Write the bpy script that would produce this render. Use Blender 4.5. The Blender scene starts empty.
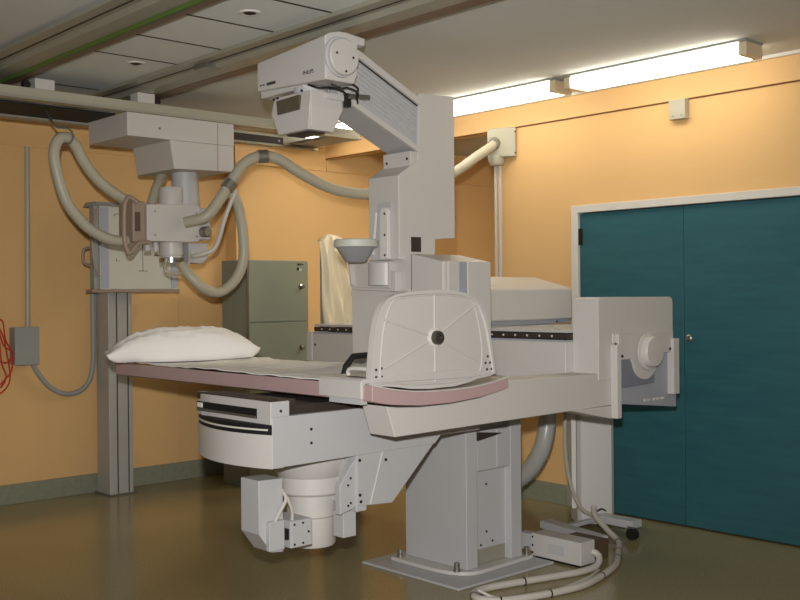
import bpy, bmesh, math, random
from mathutils import Vector, Matrix, noise
random.seed(7)
S = bpy.context.scene
COL = S.collection
PI = math.pi

# ------------------------------------------------------------------ materials
def srgb(r, g, b):
    f = lambda c: (c/255/12.92) if c/255 <= .04045 else ((c/255+.055)/1.055)**2.4
    return (f(r), f(g), f(b), 1)

def mat(name, col, rough=.5, metal=0., var=.06, scale=6., bump=0., bscale=60., spec=.5, coat=0.):
    m = bpy.data.materials.new(name); m.use_nodes = True
    n = m.node_tree.nodes; l = m.node_tree.links
    b = n['Principled BSDF']
    b.inputs['Roughness'].default_value = rough
    b.inputs['Metallic'].default_value = metal
    b.inputs['Specular IOR Level'].default_value = spec
    b.inputs['Coat Weight'].default_value = coat
    tc = n.new('ShaderNodeTexCoord')
    nz = n.new('ShaderNodeTexNoise'); nz.inputs['Scale'].default_value = scale; nz.inputs['Detail'].default_value = 4
    l.new(tc.outputs['Object'], nz.inputs['Vector'])
    mx = n.new('ShaderNodeMix'); mx.data_type = 'RGBA'
    c = srgb(*col)
    mx.inputs['A'].default_value = tuple(x*(1-var) for x in c[:3])+(1,)
    mx.inputs['B'].default_value = tuple(min(1, x*(1+var)) for x in c[:3])+(1,)
    l.new(nz.outputs['Fac'], mx.inputs['Factor'])
    l.new(mx.outputs['Result'], b.inputs['Base Color'])
    if bump:
        n2 = n.new('ShaderNodeTexNoise'); n2.inputs['Scale'].default_value = bscale; n2.inputs['Detail'].default_value = 3
        l.new(tc.outputs['Object'], n2.inputs['Vector'])
        bp = n.new('ShaderNodeBump'); bp.inputs['Strength'].default_value = bump; bp.inputs['Distance'].default_value = .01
        l.new(n2.outputs['Fac'], bp.inputs['Height']); l.new(bp.outputs['Normal'], b.inputs['Normal'])
    return m

def emis(name, col, strength):
    m = bpy.data.materials.new(name); m.use_nodes = True
    b = m.node_tree.nodes['Principled BSDF']
    b.inputs['Base Color'].default_value = (.8, .8, .8, 1)
    b.inputs['Emission Color'].default_value = col
    b.inputs['Emission Strength'].default_value = strength
    return m

def floor_mat():
    m = bpy.data.materials.new('speckled_vinyl'); m.use_nodes = True
    n = m.node_tree.nodes; l = m.node_tree.links; b = n['Principled BSDF']
    tc = n.new('ShaderNodeTexCoord')
    a = n.new('ShaderNodeTexNoise'); a.inputs['Scale'].default_value = 130; a.inputs['Detail'].default_value = 3
    c = n.new('ShaderNodeTexNoise'); c.inputs['Scale'].default_value = 1.3; c.inputs['Detail'].default_value = 5
    l.new(tc.outputs['Object'], a.inputs['Vector']); l.new(tc.outputs['Object'], c.inputs['Vector'])
    r = n.new('ShaderNodeValToRGB')
    r.color_ramp.elements[0].position = .3; r.color_ramp.elements[0].color = srgb(132, 120, 82)
    r.color_ramp.elements[1].position = .72; r.color_ramp.elements[1].color = srgb(164, 152, 112)
    l.new(a.outputs['Fac'], r.inputs['Fac'])
    mx = n.new('ShaderNodeMix'); mx.data_type = 'RGBA'; mx.blend_type = 'MULTIPLY'; mx.inputs['Factor'].default_value = .5
    r2 = n.new('ShaderNodeValToRGB'); r2.color_ramp.elements[0].color = (.8, .78, .74, 1); r2.color_ramp.elements[1].color = (1, 1, 1, 1)
    l.new(c.outputs['Fac'], r2.inputs['Fac'])
    l.new(r.outputs['Color'], mx.inputs['A']); l.new(r2.outputs['Color'], mx.inputs['B'])
    l.new(mx.outputs['Result'], b.inputs['Base Color'])
    b.inputs['Roughness'].default_value = .17
    bp = n.new('ShaderNodeBump'); bp.inputs['Strength'].default_value = .04; bp.inputs['Distance'].default_value = .02
    n3 = n.new('ShaderNodeTexNoise'); n3.inputs['Scale'].default_value = 14; l.new(tc.outputs['Object'], n3.inputs['Vector'])
    l.new(n3.outputs['Fac'], bp.inputs['Height']); l.new(bp.outputs['Normal'], b.inputs['Normal'])
    return m

def door_mat():
    m = bpy.data.materials.new('teal_laminate'); m.use_nodes = True
    n = m.node_tree.nodes; l = m.node_tree.links; b = n['Principled BSDF']
    tc = n.new('ShaderNodeTexCoord'); mp = n.new('ShaderNodeMapping'); mp.inputs['Scale'].default_value = (6, 1.2, 9)
    mp.inputs['Rotation'].default_value = (.35, 0, 0)
    w = n.new('ShaderNodeTexNoise'); w.inputs['Scale'].default_value = 3; w.inputs['Detail'].default_value = 7
    l.new(tc.outputs['Object'], mp.inputs['Vector']); l.new(mp.outputs['Vector'], w.inputs['Vector'])
    r = n.new('ShaderNodeValToRGB')
    r.color_ramp.elements[0].position = .3; r.color_ramp.elements[0].color = srgb(36, 86, 95)
    r.color_ramp.elements[1].position = .75; r.color_ramp.elements[1].color = srgb(45, 97, 105)
    l.new(w.outputs['Fac'], r.inputs['Fac']); l.new(r.outputs['Color'], b.inputs['Base Color'])
    b.inputs['Roughness'].default_value = .5
    return m

M = dict(
    paint=mat('cream_white_enamel', (196, 192, 187), .42, var=.03, scale=3, bump=.05, bscale=220),
    paint2=mat('pale_grey_enamel', (182, 181, 182), .45, var=.03, bump=.05, bscale=220),
    blued=mat('inner_blue_grey', (120, 124, 136), .5, var=.03),
    blue=mat('blue_grey_enamel', (156, 158, 166), .5, var=.03),
    hose=mat('ribbed_grey_hose', (174, 168, 148), .4, var=.05),
    hosed=mat('translucent_grey_hose', (170, 170, 164), .3, var=.06),
    pink=mat('mauve_edge_vinyl', (178, 150, 149), .5, var=.04),
    top=mat('beige_table_laminate', (170, 160, 148), .5, var=.03),
    dsteel=mat('dark_steel', (96, 94, 88), .35, metal=.7, var=.05),
    dark=mat('black_plastic', (22, 21, 20), .45, var=.1),
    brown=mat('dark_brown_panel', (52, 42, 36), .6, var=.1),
    wood=mat('dark_wood_grain', (86, 66, 50), .6, var=.25, scale=20),
    slot=mat('slot_black', (14, 13, 12), .7, var=.05),
    chrome=mat('chrome', (190, 188, 180), .18, metal=1, var=.02),
    steel=mat('dull_steel', (150, 148, 140), .35, metal=.8, var=.05),
    wall=mat('orange_wall_paint', (220, 179, 122), .75, var=.035, scale=1.6, bump=.12, bscale=90, spec=.3),
    trimo=mat('orange_trim_paint', (218, 176, 118), .6, var=.03),
    ceil=mat('ceiling_plaster', (212, 212, 206), .9, var=.03, scale=2, spec=.2),
    tile=mat('ceiling_board', (222, 224, 220), .9, var=.03, scale=2, spec=.2),
    fascia_shade=mat('painted_shadow_brown', (120, 78, 40), .8, var=.1),  # brown for the shadow line painted below the fascia
    seam=mat('seam_dark', (70, 60, 48), .9, var=.1),
    base=mat('green_grey_skirting', (134, 136, 116), .5, var=.22, scale=30),
    frame=mat('white_frame_paint', (212, 208, 200), .5, var=.02),
    rail=mat('anodised_olive_rail', (160, 157, 142), .4, metal=.25, var=.05),
    raild=mat('brown_rail_lip', (120, 98, 78), .5, metal=.1, var=.05),
    green=mat('green_rail_stripe', (84, 112, 48), .55, var=.05),
    cab=mat('olive_grey_cabinet', (136, 140, 122), .5, var=.04),
    boxg=mat('grey_steel_box', (148, 150, 146), .5, var=.04),
    colg=mat('grey_column_metal', (166, 164, 158), .4, metal=0., var=.04),
    board=mat('bucky_board_white', (196, 196, 184), .5, var=.02),
    stripe=mat('bucky_stripe_bluegrey', (166, 168, 182), .5, var=.02),
    linen=mat('white_linen', (240, 237, 233), .85, var=.03, scale=8, bump=.15, bscale=120, spec=.2),
    drape=mat('cream_cloth', (230, 218, 190), .85, var=.05, scale=8, bump=.1, bscale=120, spec=.2),
    red=mat('red_cable', (190, 52, 26), .5, var=.05),
    cable=mat('white_cable', (192, 186, 176), .45, var=.05),
    glass=mat('smoked_window', (92, 84, 68), .25, var=.15, scale=25),
    handle=mat('brown_grey_handle', (150, 132, 116), .45, var=.06),
    ink=mat('printed_ink', (60, 58, 62), .6, var=.02),
    black=mat('matte_black_tie', (16, 16, 16), .6, var=.02),
    bowl=mat('grey_compression_cone', (150, 150, 152), .35, var=.03),
    floor=floor_mat(), teal=door_mat(),
    tube=emis('fluorescent_diffuser', (1, .93, .78, 1), 8.5),
    recess_fill=emis('added_recess_glow', (1, .90, .72, 1), 75.0),  # strong glow for the added recess light
    beam=mat('olive_beam', (168, 164, 146), .45, var=.04),
    clear=mat('clear_acrylic_end', (206, 190, 160), .3, var=.05),
)

# ------------------------------------------------------------------ object helpers
W = {}
def thing(name, label, cat, loc, group=None):
    o = bpy.data.objects.new(name, None); COL.objects.link(o)
    o.empty_display_size = .1
    o.location = loc; W[o] = Vector(loc)
    o['label'] = label; o['category'] = cat
    if group: o['group'] = group
    return o

def tag(o, label, cat, group=None):
    o['label'] = label; o['category'] = cat
    if group: o['group'] = group
    return o

def obj(name, bm, m, parent=None, bevel=0, seg=2, label=None, sharp=35):
    if isinstance(m, str): m = M[m]
    bmesh.ops.recalc_face_normals(bm, faces=bm.faces[:])
    xs = [v.co for v in bm.verts]
    lo = Vector((min(v.x for v in xs), min(v.y for v in xs), min(v.z for v in xs)))
    hi = Vector((max(v.x for v in xs), max(v.y for v in xs), max(v.z for v in xs)))
    c = (lo+hi)/2
    if parent is None: c.z = lo.z
    for v in bm.verts: v.co -= c
    me = bpy.data.meshes.new(name); bm.to_mesh(me); bm.free()
    for p in me.polygons: p.use_smooth = True
    me.set_sharp_from_angle(angle=math.radians(sharp))
    me.materials.append(m)
    o = bpy.data.objects.new(name, me); COL.objects.link(o)
    W[o] = c.copy()
    if parent is not None:
        o.parent = parent; o.location = c - W[parent]
    else:
        o.location = c
    if bevel:
        b = o.modifiers.new('bevel', 'BEVEL'); b.width = bevel; b.segments = seg
        b.limit_method = 'ANGLE'; b.angle_limit = math.radians(40); b.harden_normals = True
    if label: o['label'] = label
    return o

def struct(name, bm, m, parent=None, bevel=0):
    o = obj(name, bm, m, parent, bevel)
    if parent is None: o['kind'] = 'structure'
    return o

def add_box(bm, x0, x1, y0, y1, z0, z1):
    v = [bm.verts.new((x, y, z)) for x in (x0, x1) for y in (y0, y1) for z in (z0, z1)]
    for f in ((0, 1, 3, 2), (4, 6, 7, 5), (0, 4, 5, 1), (2, 3, 7, 6), (0, 2, 6, 4), (1, 5, 7, 3)):
        bm.faces.new([v[i] for i in f])
    return bm
def BX(*a): return add_box(bmesh.new(), *a)

def add_prism(bm, pts, axis, a, b, shift=None):
    """profile pts extruded along axis: 'y' pts are (x,z); 'x' pts are (y,z); 'z' pts are (x,y)"""
    def P(p, t):
        return {'y': (p[0], t, p[1]), 'x': (t, p[0], p[1]), 'z': (p[0], p[1], t)}[axis]
    q = shift or pts
    A = [bm.verts.new(P(p, a)) for p in pts]; B = [bm.verts.new(P(p, b)) for p in q]
    bm.faces.new(A); bm.faces.new(B[::-1])
    n = len(pts)
    for i in range(n):
        bm.faces.new((A[i], B[i], B[(i+1) % n], A[(i+1) % n]))
    return bm
def PR(*a, **k): return add_prism(bmesh.new(), *a, **k)

def catmull(P, closed=False, step=.02):
    P = [Vector(p) for p in P]; out = []
    n = len(P)
    for i in range(n-1 if not closed else n):
        p0 = P[(i-1) % n] if (closed or i > 0) else P[0]*2-P[1]
        p1 = P[i]; p2 = P[(i+1) % n]
        p3 = P[(i+2) % n] if (closed or i+2 < n) else P[-1]*2-P[-2]
        k = max(2, int((p2-p1).length/step))
        for j in range(k):
            t = j/k
            out.append(.5*((2*p1)+(p2-p0)*t+(2*p0-5*p1+4*p2-p3)*t*t+(3*p1-p0-3*p2+p3)*t**3))
    if not closed: out.append(P[-1])
    return out

def add_tube(bm, pts, r, sides=12, ridge=0., closed=False):
    n = len(pts); rings = []
    T = []
    for i in range(n):
        a = pts[i-1] if (i or closed) else pts[i]; b = pts[(i+1) % n] if (i < n-1 or closed) else pts[i]
        T.append((b-a).normalized())
    u = T[0].orthogonal().normalized()
    for i in range(n):
        u = (u-T[i]*u.dot(T[i])).normalized(); v = T[i].cross(u)
        rr = (r[i] if isinstance(r, list) else r)*(1+(ridge if i % 2 else -ridge))
        rings.append([bm.verts.new(pts[i]+(u*math.cos(2*PI*k/sides)+v*math.sin(2*PI*k/sides))*rr) for k in range(sides)])
    for i in range(n-1 if not closed else n):
        A = rings[i]; B = rings[(i+1) % n]
        for k in range(sides): bm.faces.new((A[k], A[(k+1) % sides], B[(k+1) % sides], B[k]))
    if not closed:
        bm.faces.new(rings[0][::-1]); bm.faces.new(rings[-1])
    return bm
def TB(pts, r, sides=12, ridge=0., step=.02, closed=False, smooth=True):
    P = catmull(pts, closed, step) if smooth else [Vector(p) for p in pts]
    return add_tube(bmesh.new(), P, r, sides, ridge, closed)

def add_lathe(bm, c, prof, sides=40, axis='z'):
    """prof: (radius, height) along axis from centre c"""
    c = Vector(c); rings = []
    for r, h in prof:
        ring = []
        for k in range(sides):
            a = 2*PI*k/sides; x, y = r*math.cos(a), r*math.sin(a)
            p = {'z': (x, y, h), 'y': (x, h, y), 'x': (h, x, y)}[axis]
            ring.append(bm.verts.new(c+Vector(p)))
        rings.append(ring)
    for i in range(len(rings)-1):
        A, B = rings[i], rings[i+1]
        for k in range(sides): bm.faces.new((A[k], A[(k+1) % sides], B[(k+1) % sides], B[k]))
    bm.faces.new(rings[0][::-1]); bm.faces.new(rings[-1])
    return bm
def LA(*a, **k): return add_lathe(bmesh.new(), *a, **k)

def dots(parent, name, pts, axis, r=.006, d=.004, m='black'):
    """little screws / holes: each its own mesh; axis = face normal axis"""
    for p in pts:
        obj(name, LA(p, [(r, -d), (r, d*.3)], sides=10, axis=axis), m, parent)

def text(parent, name, s, size, origin, right, up, m='ink', depth=.0006):
    cu = bpy.data.curves.new(name, 'FONT'); cu.body = s; cu.size = size; cu.extrude = depth
    t = bpy.data.objects.new(name, cu)
    COL.objects.link(t)
    bpy.context.view_layer.update()
    me = bpy.data.meshes.new_from_object(t)
    COL.objects.unlink(t); bpy.data.objects.remove(t)
    bm = bmesh.new(); bm.from_mesh(me)
    R = Vector(right).normalized(); U = Vector(up).normalized(); N = R.cross(U); O = Vector(origin)
    for v in bm.verts:
        v.co = O+R*v.co.x+U*v.co.y+N*v.co.z
    return obj(name, bm, m, parent)

# ------------------------------------------------------------------ room (X runs along the back wall, Y along the right wall)
XR, YA, YB, ZC, ZT, ZT2, XS = 5.574, 7.205, 7.05, 2.80, 2.634, 2.524, 4.645
struct('floor', BX(-3, 9, -3, 7.4, -.1, 0), 'floor')
ceil = struct('ceiling', BX(-3, 9, -3, 7.4, ZC, ZC+.1), 'ceil')
bm = bmesh.new()
ys = [.2, 1.1, 2.0, 2.9, 3.36, 3.82, 4.29, 4.78, 5.25, 6.22, 7.19]
for a, b in zip(ys, ys[1:]): add_box(bm, 2.44, 3.12, a, b, ZC-.012, ZC)
obj('ceiling_board', bm, 'tile', ceil)
gp = bmesh.new()
for a in ys: add_box(gp, 2.44, 3.12, a-.009, a+.009, ZC-.0135, ZC-.011)
obj('board_seams', gp, 'seam', ceil)

struct('wall_back', PR([(-3, YA), (4.195, YA), (4.195, YA+.004), (4.200, YA+.004), (4.200, YA), (XS, YA), (XS, YB), (9, YB), (9, 7.4), (-3, 7.4)], 'z', 0, ZC), 'wall')
rw = struct('wall_right', BX(XR, XR+.12, 4.36, 5.06, 0, ZC), 'wall')
struct('wall_right.001', BX(XR, XR+.12, -3, 4.36, 2.035, ZC), 'wall')
struct('wall_right.002', BX(XR, XR+.12, -3, 2.3, 0, 2.035), 'wall')
struct('wall_right.003', BX(XR, XR+.12, 5.06, YB, ZT, ZC), 'wall')          # lintel over the recess
struct('wall_recess', BX(8.2, 8.3, 3.0, YB, 0, ZC), 'wall')
struct('trim_1', BX(XR-.014, XR, -3, YB, ZT, ZC-.02), 'trimo', bevel=.002)   # fascia over the doors
struct('fascia_shadow_strip', BX(XR-.004, XR, -3, YB, ZT-.008, ZT), 'fascia_shade')  # dark strip painting in the shadow line under the fascia
struct('trim_2', BX(-3, XS-.012, YA-.012, YA, ZT2, ZC), 'trimo')
struct('trim_2.001', BX(XS-.012, XR-.014, YB-.012, YB, ZT2, ZC), 'trimo')
struct('trim_2.002', BX(XR, 8.2, YB-.012, YB, ZT2, ZT-.02), 'trimo')
struct('trim_3', BX(XR-.03, XR, -3, YB-.02, ZC-.02, ZC), 'frame')             # pale cove strip
struct('baseboard_back', BX(-3, XS, YA-.014, YA, 0, .14), 'base', bevel=.003)
struct('baseboard_back.001', BX(XS-.014, 8.2, YB-.014, YB, 0, .14), 'base', bevel=.003)
struct('baseboard_right', BX(XR-.014, XR, 4.37, 5.06, 0, .14), 'base', bevel=.003)

# double doors
fr = bmesh.new()
add_box(fr, XR-.03, XR+.05, 4.305, 4.36, 0, 2.035)
add_box(fr, XR-.03, XR+.05, 2.3, 4.305, 1.985, 2.035)
struct('trim_4', fr, 'frame', bevel=.004)
d1 = struct('door_1', BX(XR-.012, XR+.03, 3.507, 4.298, .012, 1.978), 'teal', bevel=.002)
d2 = struct('door_2', BX(XR-.012, XR+.03, 2.32, 3.503, .012, 1.978), 'teal', bevel=.002)
obj('hinge', BX(XR-.02, XR-.012, 4.275, 4.305, 1.77, 1.88), 'dark', d1)
obj('lock_cylinder', LA((XR-.012, 3.47, 1.166), [(.022, 0), (.022, -.008), (.014, -.014), (.012, -.022)], 20, 'x'), 'steel', d2)
obj('door_gap', BX(XR+.03, XR+.05, 2.3, 4.305, 0, 1.985), 'slot', d1)

# ------------------------------------------------------------------ fluorescent fittings
def fitting(y0, y1, label, dx=0., m='tube', g='fluorescent lights over the doors'):
    t = thing('fluorescent_light', label, 'ceiling light', (5.165+dx, (y0+y1)/2, ZC), g)
    obj('housing', BX(5.07+dx, 5.26+dx, y0, y1, ZC-.012, ZC), 'boxg', t)
    obj('diffuser', BX(5.08+dx, 5.25+dx, y0+.05, y1-.05, ZC-.085 if not dx else ZC-.05, ZC-.012), m, t, bevel=.012, seg=3)
    for a in (y0, y1-.048):
        obj('end_cap', BX(5.078+dx, 5.252+dx, a, a+.048, ZC-.087 if not dx else ZC-.052, ZC-.012), 'clear', t, bevel=.006)
fitting(2.81, 4.04, 'lit fluorescent ceiling light on the right, ending above the small wall sensor')
fitting(5.53, 6.82, 'lit fluorescent ceiling light at the far left end, glimpsed under the tube head')
fitting(4.11, 5.46, 'lit fluorescent ceiling light farther left, partly hidden by the tall white column')
fitting(5.05, 5.75, 'unseen light added inside the recess to brighten its back wall', .95, 'recess_fill', None)  # added light hidden behind the lintel, lifts the dark recess wall

# ------------------------------------------------------------------ ceiling rails and crane bridge
def ceiling_rail(x0, x1, y1, label):
    t = thing('ceiling_rail', label, 'rail', ((x0+x1)/2, 3, ZC-.012))
    w = x1-x0
    obj('mounting_plate', BX(x0, x1, -1, y1, ZC-.035, ZC-.012), 'rail', t, bevel=.003)
    obj('channel', PR([(x0+.10, ZC-.035), (x0+.12, ZC-.06), (x1-.09, ZC-.06), (x1-.09, ZC-.035)], 'y', -1, y1), 'rail', t, bevel=.002)
    obj('groove', BX(x0+.06, x0+.072, -1, y1-.01, ZC-.037, ZC-.034), 'seam', t)
    obj('lip', BX(x1-.085, x1, -1, y1, ZC-.062, ZC-.035), 'raild', t, bevel=.003)
    return t
r1 = ceiling_rail(2.15, 2.47, 6.66, 'wide olive ceiling rail with green stripe, at top left above the bridge beam')
obj('green_stripe', PR([(2.368, ZC-.061), (2.382, ZC-.074), (2.397, ZC-.074), (2.397, ZC-.061)], 'y', -1, 6.6), 'green', r1)
r2 = ceiling_rail(3.06, 3.38, 6.66, 'olive grey ceiling rail passing behind the overhead tube head')
obj('rail_clamp', BX(3.10, 3.2, 5.0, 5.12, ZC-.065, ZC-.036), 'steel', r2)

br = thing('crane_bridge', 'long pale beams and dark cable tray hung across under the ceiling rails', 'rail', (3.0, 6.2, 2.6))
obj('front_beam', BX(.6, 4.98, 5.88, 5.95, 2.605, 2.675), 'beam', br, bevel=.004)
obj('front_beam_lip', BX(.6, 4.98, 5.865, 5.88, 2.605, 2.622), 'rail', br)
obj('back_beam', BX(.6, 4.98, 6.42, 6.49, 2.585, 2.675), 'beam', br, bevel=.004)
obj('back_beam_inlay', BX(3.78, 4.66, 6.414, 6.42, 2.60, 2.655), 'brown', br)
obj('inlay_screw', LA((4.62, 6.412, 2.628), [(.008, 0), (.008, .004)], 12, 'y'), 'board', br)
obj('back_beam_lip', BX(.6, 4.98, 6.40, 6.42, 2.585, 2.598), 'rail', br)
obj('cable_tray', BX(.6, 3.07, 6.02, 6.41, 2.60, 2.612), 'slot', br)
obj('end_plate', BX(4.74, 4.98, 5.95, 6.42, 2.61, 2.63), 'paint2', br, bevel=.003)
for cx in (2.56, 3.22):
    obj('hanger_block', BX(cx-.06, cx+.06, 5.89, 5.99, 2.675, ZC-.062), 'paint', br, bevel=.004)
    obj('hanger_roller', LA((cx+.09 if cx > 3 else cx-.1, 5.93, 2.70), [(.022, -.02), (.022, .02)], 16, 'y'), 'dark', br)
for k in range(5):
    y = 6.06+k*.07
    P = [(.7+i*.3, y+random.uniform(-.03, .03), 2.625+random.uniform(0, .02)) for i in range(9)]
    obj('tray_cable', TB(P, .011, 8, step=.05), 'cable' if k % 2 else 'brown', br)

# small ceiling fittings
for x, y, lb in ((2.873, 5.373, 'small round recessed ceiling fitting nearest the crane bridge'), (2.771, 4.07, 'small round recessed ceiling fitting nearer the camera, by the top edge')):
    t = thing('ceiling_spot', lb, 'ceiling fitting', (x, y, ZC-.012), 'recessed fittings between the rails')
    obj('rim', LA((x, y, ZC-.012), [(.055, 0), (.05, -.006), (.036, -.006), (.034, -.001)], 28), 'frame', t)
    obj('centre', LA((x, y, ZC-.014), [(.033, 0), (.028, -.004), (.01, -.009)], 20), 'dark', t)

# ------------------------------------------------------------------ ceiling crane with X-ray tube
cr = thing('xray_crane', 'white ceiling-hung x-ray tube crane on the left, over the pillow end', 'x-ray crane', (3.5, 6.0, 2.6))
obj('trolley_box', BX(3.075, 3.858, 5.87, 6.40, 2.455, 2.604), 'paint', cr, bevel=.004)
obj('panel_gap', BX(3.728, 3.732, 5.868, 5.87, 2.28, 2.60), 'boxg', cr)
obj('lower_box', PR([(3.373, 2.455), (3.402, 2.272), (3.857, 2.284), (3.857, 2.455)], 'y', 5.872, 6.36), 'paint', cr, bevel=.004)
dots(cr, 'screw', [(3.30, 5.87, 2.52)], 'y', .008, .004, 'steel')
obj('telescopic_column', LA((3.615, 6.1, 1.99), [(.095, 0), (.095, .16), (.088, .16), (.088, .30)], 32), 'paint2', cr)
h = obj('tube_housing', PR([(3.193, 1.80), (3.193, 2.032), (3.517, 2.05), (3.574, 2.04), (3.574, 1.81), (3.5, 1.80)], 'y', 5.85, 6.12), 'paint', cr, bevel=.006)
dots(h, 'screw', [(3.25, 5.85, 1.99), (3.25, 5.85, 1.84), (3.55, 5.85, 1.99), (3.55, 5.85, 1.84)], 'y', .006, .003, 'steel')
obj('upper_cylinder', LA((3.432, 5.97, 2.03), [(.078, 0), (.078, .115), (.07, .13)], 32), 'paint', cr)
obj('lower_cylinder', LA((3.432, 5.97, 1.68), [(.078, .13), (.078, .04), (.072, .035), (.072, 0)], 32), 'paint', cr)
obj('chrome_ring', LA((3.432, 5.97, 1.672), [(.08, 0), (.08, .03)], 32), 'chrome', cr)
obj('control_head', BX(3.10, 3.19, 5.86, 6.05, 1.79, 2.05), 'handle', cr, bevel=.01)
obj('control_display', BX(3.115, 3.15, 5.855, 5.86, 1.86, 1.98), 'wood', cr)
obj('control_handle', TB([(3.114, 5.83, 2.033), (3.067, 5.83, 2.068), (3.033, 5.83, 2.029), (3.025, 5.83, 1.893), (3.03, 5.83, 1.782), (3.056, 5.83, 1.715), (3.098, 5.83, 1.759), (3.132, 5.83, 1.785), (3.201, 5.84, 1.793)], .014), 'handle', cr)
obj('pivot_block', BX(3.57, 3.66, 5.86, 6.02, 1.82, 2.03), 'paint2', cr, bevel=.01)
obj('pivot_knob', LA((3.60, 5.85, 1.87), [(.035, 0), (.035, -.05), (.028, -.06)], 24, 'y'), 'steel', cr)
obj('side_box', PR([(3.52, 1.67), (3.52, 1.80), (3.66, 1.80), (3.66, 1.70), (3.62, 1.665)], 'y', 5.9, 6.05), 'paint2', cr, bevel=.006)
obj('knob', LA((3.22, 5.9, 1.77), [(.022, -.03), (.022, .02)], 16), 'paint2', cr)
obj('knob', LA((3.28, 5.9, 1.765), [(.018, -.03), (.018, .03)], 16), 'paint2', cr)
obj('guide_rod', TB([(3.76, 5.70, 2.146), (3.704, 5.74, 1.98), (3.649, 5.76, 1.795), (3.61, 5.78, 1.742), (3.54, 5.84, 1.714), (3.53, 5.92, 1.712)], .015, 10), 'cable', cr)
obj('loop_cable', TB([(3.37, 5.93, 1.70), (3.32, 5.86, 1.619), (3.382, 5.85, 1.594), (3.462, 5.86, 1.614), (3.5, 5.86, 1.685), (3.508, 5.88, 1.75)], .010, 10), 'hose', cr)

HS = .016
hl = obj('cable_hose', TB([(3.18, 5.95, 1.818), (3.06, 5.936, 1.80), (2.98, 5.94, 1.81), (2.9, 5.947, 1.845), (2.815, 5.953, 1.905), (2.715, 5.959, 2.03), (2.66, 5.964, 2.20), (2.645, 5.97, 2.32), (2.675, 5.976, 2.40), (2.73, 5.981, 2.42), (2.79, 5.987, 2.376), (2.846, 5.993, 2.283), (2.953, 5.999, 2.167), (3.09, 6.004, 2.082), (3.22, 6.03, 2.04)], .034, 14, .035, HS), 'hose')
tag(hl, 'grey ribbed hose looped up on a hook at the left of the crane', 'hose')
hk = obj('hose_hook', TB([(2.655, 6.10, 2.598), (2.655, 6.0, 2.50), (2.68, 5.975, 2.475), (2.72, 5.935, 2.472), (2.745, 5.925, 2.43), (2.735, 5.94, 2.385), (2.71, 6.02, 2.38)], .007, 8), 'steel')
tag(hk, 'small metal hook holding the looped hose under the bridge beam', 'hook')
hr = obj('cable_hose', TB([(3.441, 5.81, 1.924), (3.529, 5.713, 1.957), (3.606, 5.68, 2.055), (3.685, 5.647, 2.186), (3.771, 5.612, 2.312), (3.875, 5.57, 2.361), (3.986, 5.525, 2.34), (4.111, 5.475, 2.259), (4.27, 5.412, 2.178), (4.401, 5.362, 2.142), (4.555, 5.305, 2.133), (4.918, 5.175, 2.172), (5.176, 5.088, 2.307), (5.328, 5.037, 2.413), (5.478, 4.985, 2.515)], .036, 14, .03, HS), 'hose')
tag(hr, 'long grey hose swagged from the crane behind the column to the wall box', 'hose')
for a, b in (((3.85, 5.58, 2.357), (3.91, 5.556, 2.362)), ((3.655, 5.655, 2.14), (3.69, 5.645, 2.19))):
    obj('hose_collar', TB([a, b], .044, 16, smooth=False), 'steel', hr)
lo = obj('cable_hose', TB([(3.717, 5.73, 2.15), (3.793, 5.732, 2.049), (3.838, 5.745, 1.853), (3.845, 5.757, 1.688), (3.789, 5.77, 1.556), (3.68, 5.782, 1.477), (3.574, 5.795, 1.497), (3.487, 5.83, 1.58), (3.451, 5.88, 1.66)], .034, 14, .03, HS), 'hose')
tag(lo, 'grey hose hanging in a drooping loop in front of the steel cabinet', 'hose')
s3 = obj('cable_hose', TB([(3.529, 6.25, 2.28), (3.455, 6.20, 2.174), (3.39, 6.16, 2.05)], .034, 14, .03, HS), 'hose')
tag(s3, 'short grey hose running from trolley box down behind the tube cylinder', 'hose')

# ------------------------------------------------------------------ wall box where the hose ends, conduits
t = thing('hose_wall_box', 'cream metal box high on the wall where the long hose ends', 'wall box', (5.5, 5.0, 2.42))
obj('cover', PR([(XR-.004, 4.86), (XR-.02, 4.855), (XR-.085, 4.93), (XR-.10, 4.98), (XR-.10, 5.055), (XR-.004, 5.055)], 'z', 2.425, 2.632), 'beam', t, bevel=.006)
obj('bottom_cowl', LA((XR-.06, 5.0, 2.37), [(.045, 0), (.06, .03), (.06, .065)], 24), 'beam', t)
obj('inlet_ring', LA((5.474, 4.985, 2.52), [(.048, -.01), (.048, .015)], 24, 'x'), 'steel', t)
dots(t, 'screw', [(XR-.02, 4.860, 2.60), (XR-.02, 4.860, 2.45)], 'y', .006, .006)
for y, lb in ((5.035, 'left one of two thin pale conduits dropping from the wall box'), (4.995, 'right one of two thin pale conduits dropping from the wall box')):
    c = obj('conduit', TB([(XR-.03, y, 2.38), (XR-.03, y, 0)], .013, 10, smooth=False), 'cable')
    tag(c, lb, 'conduit', 'conduits under the wall box')
t = thing('wall_sensor', 'small square cream sensor box below the fascia line, over the doors', 'sensor', (XR, 3.54, 2.51))
obj('cover', BX(XR-.05, XR, 3.465, 3.58, 2.51, 2.636-.005), 'beam', t, bevel=.003)
dots(t, 'screw', [(XR-.05, 3.55, 2.53), (XR-.05, 3.49, 2.53)], 'x', .006, .003, 'steel')

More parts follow.
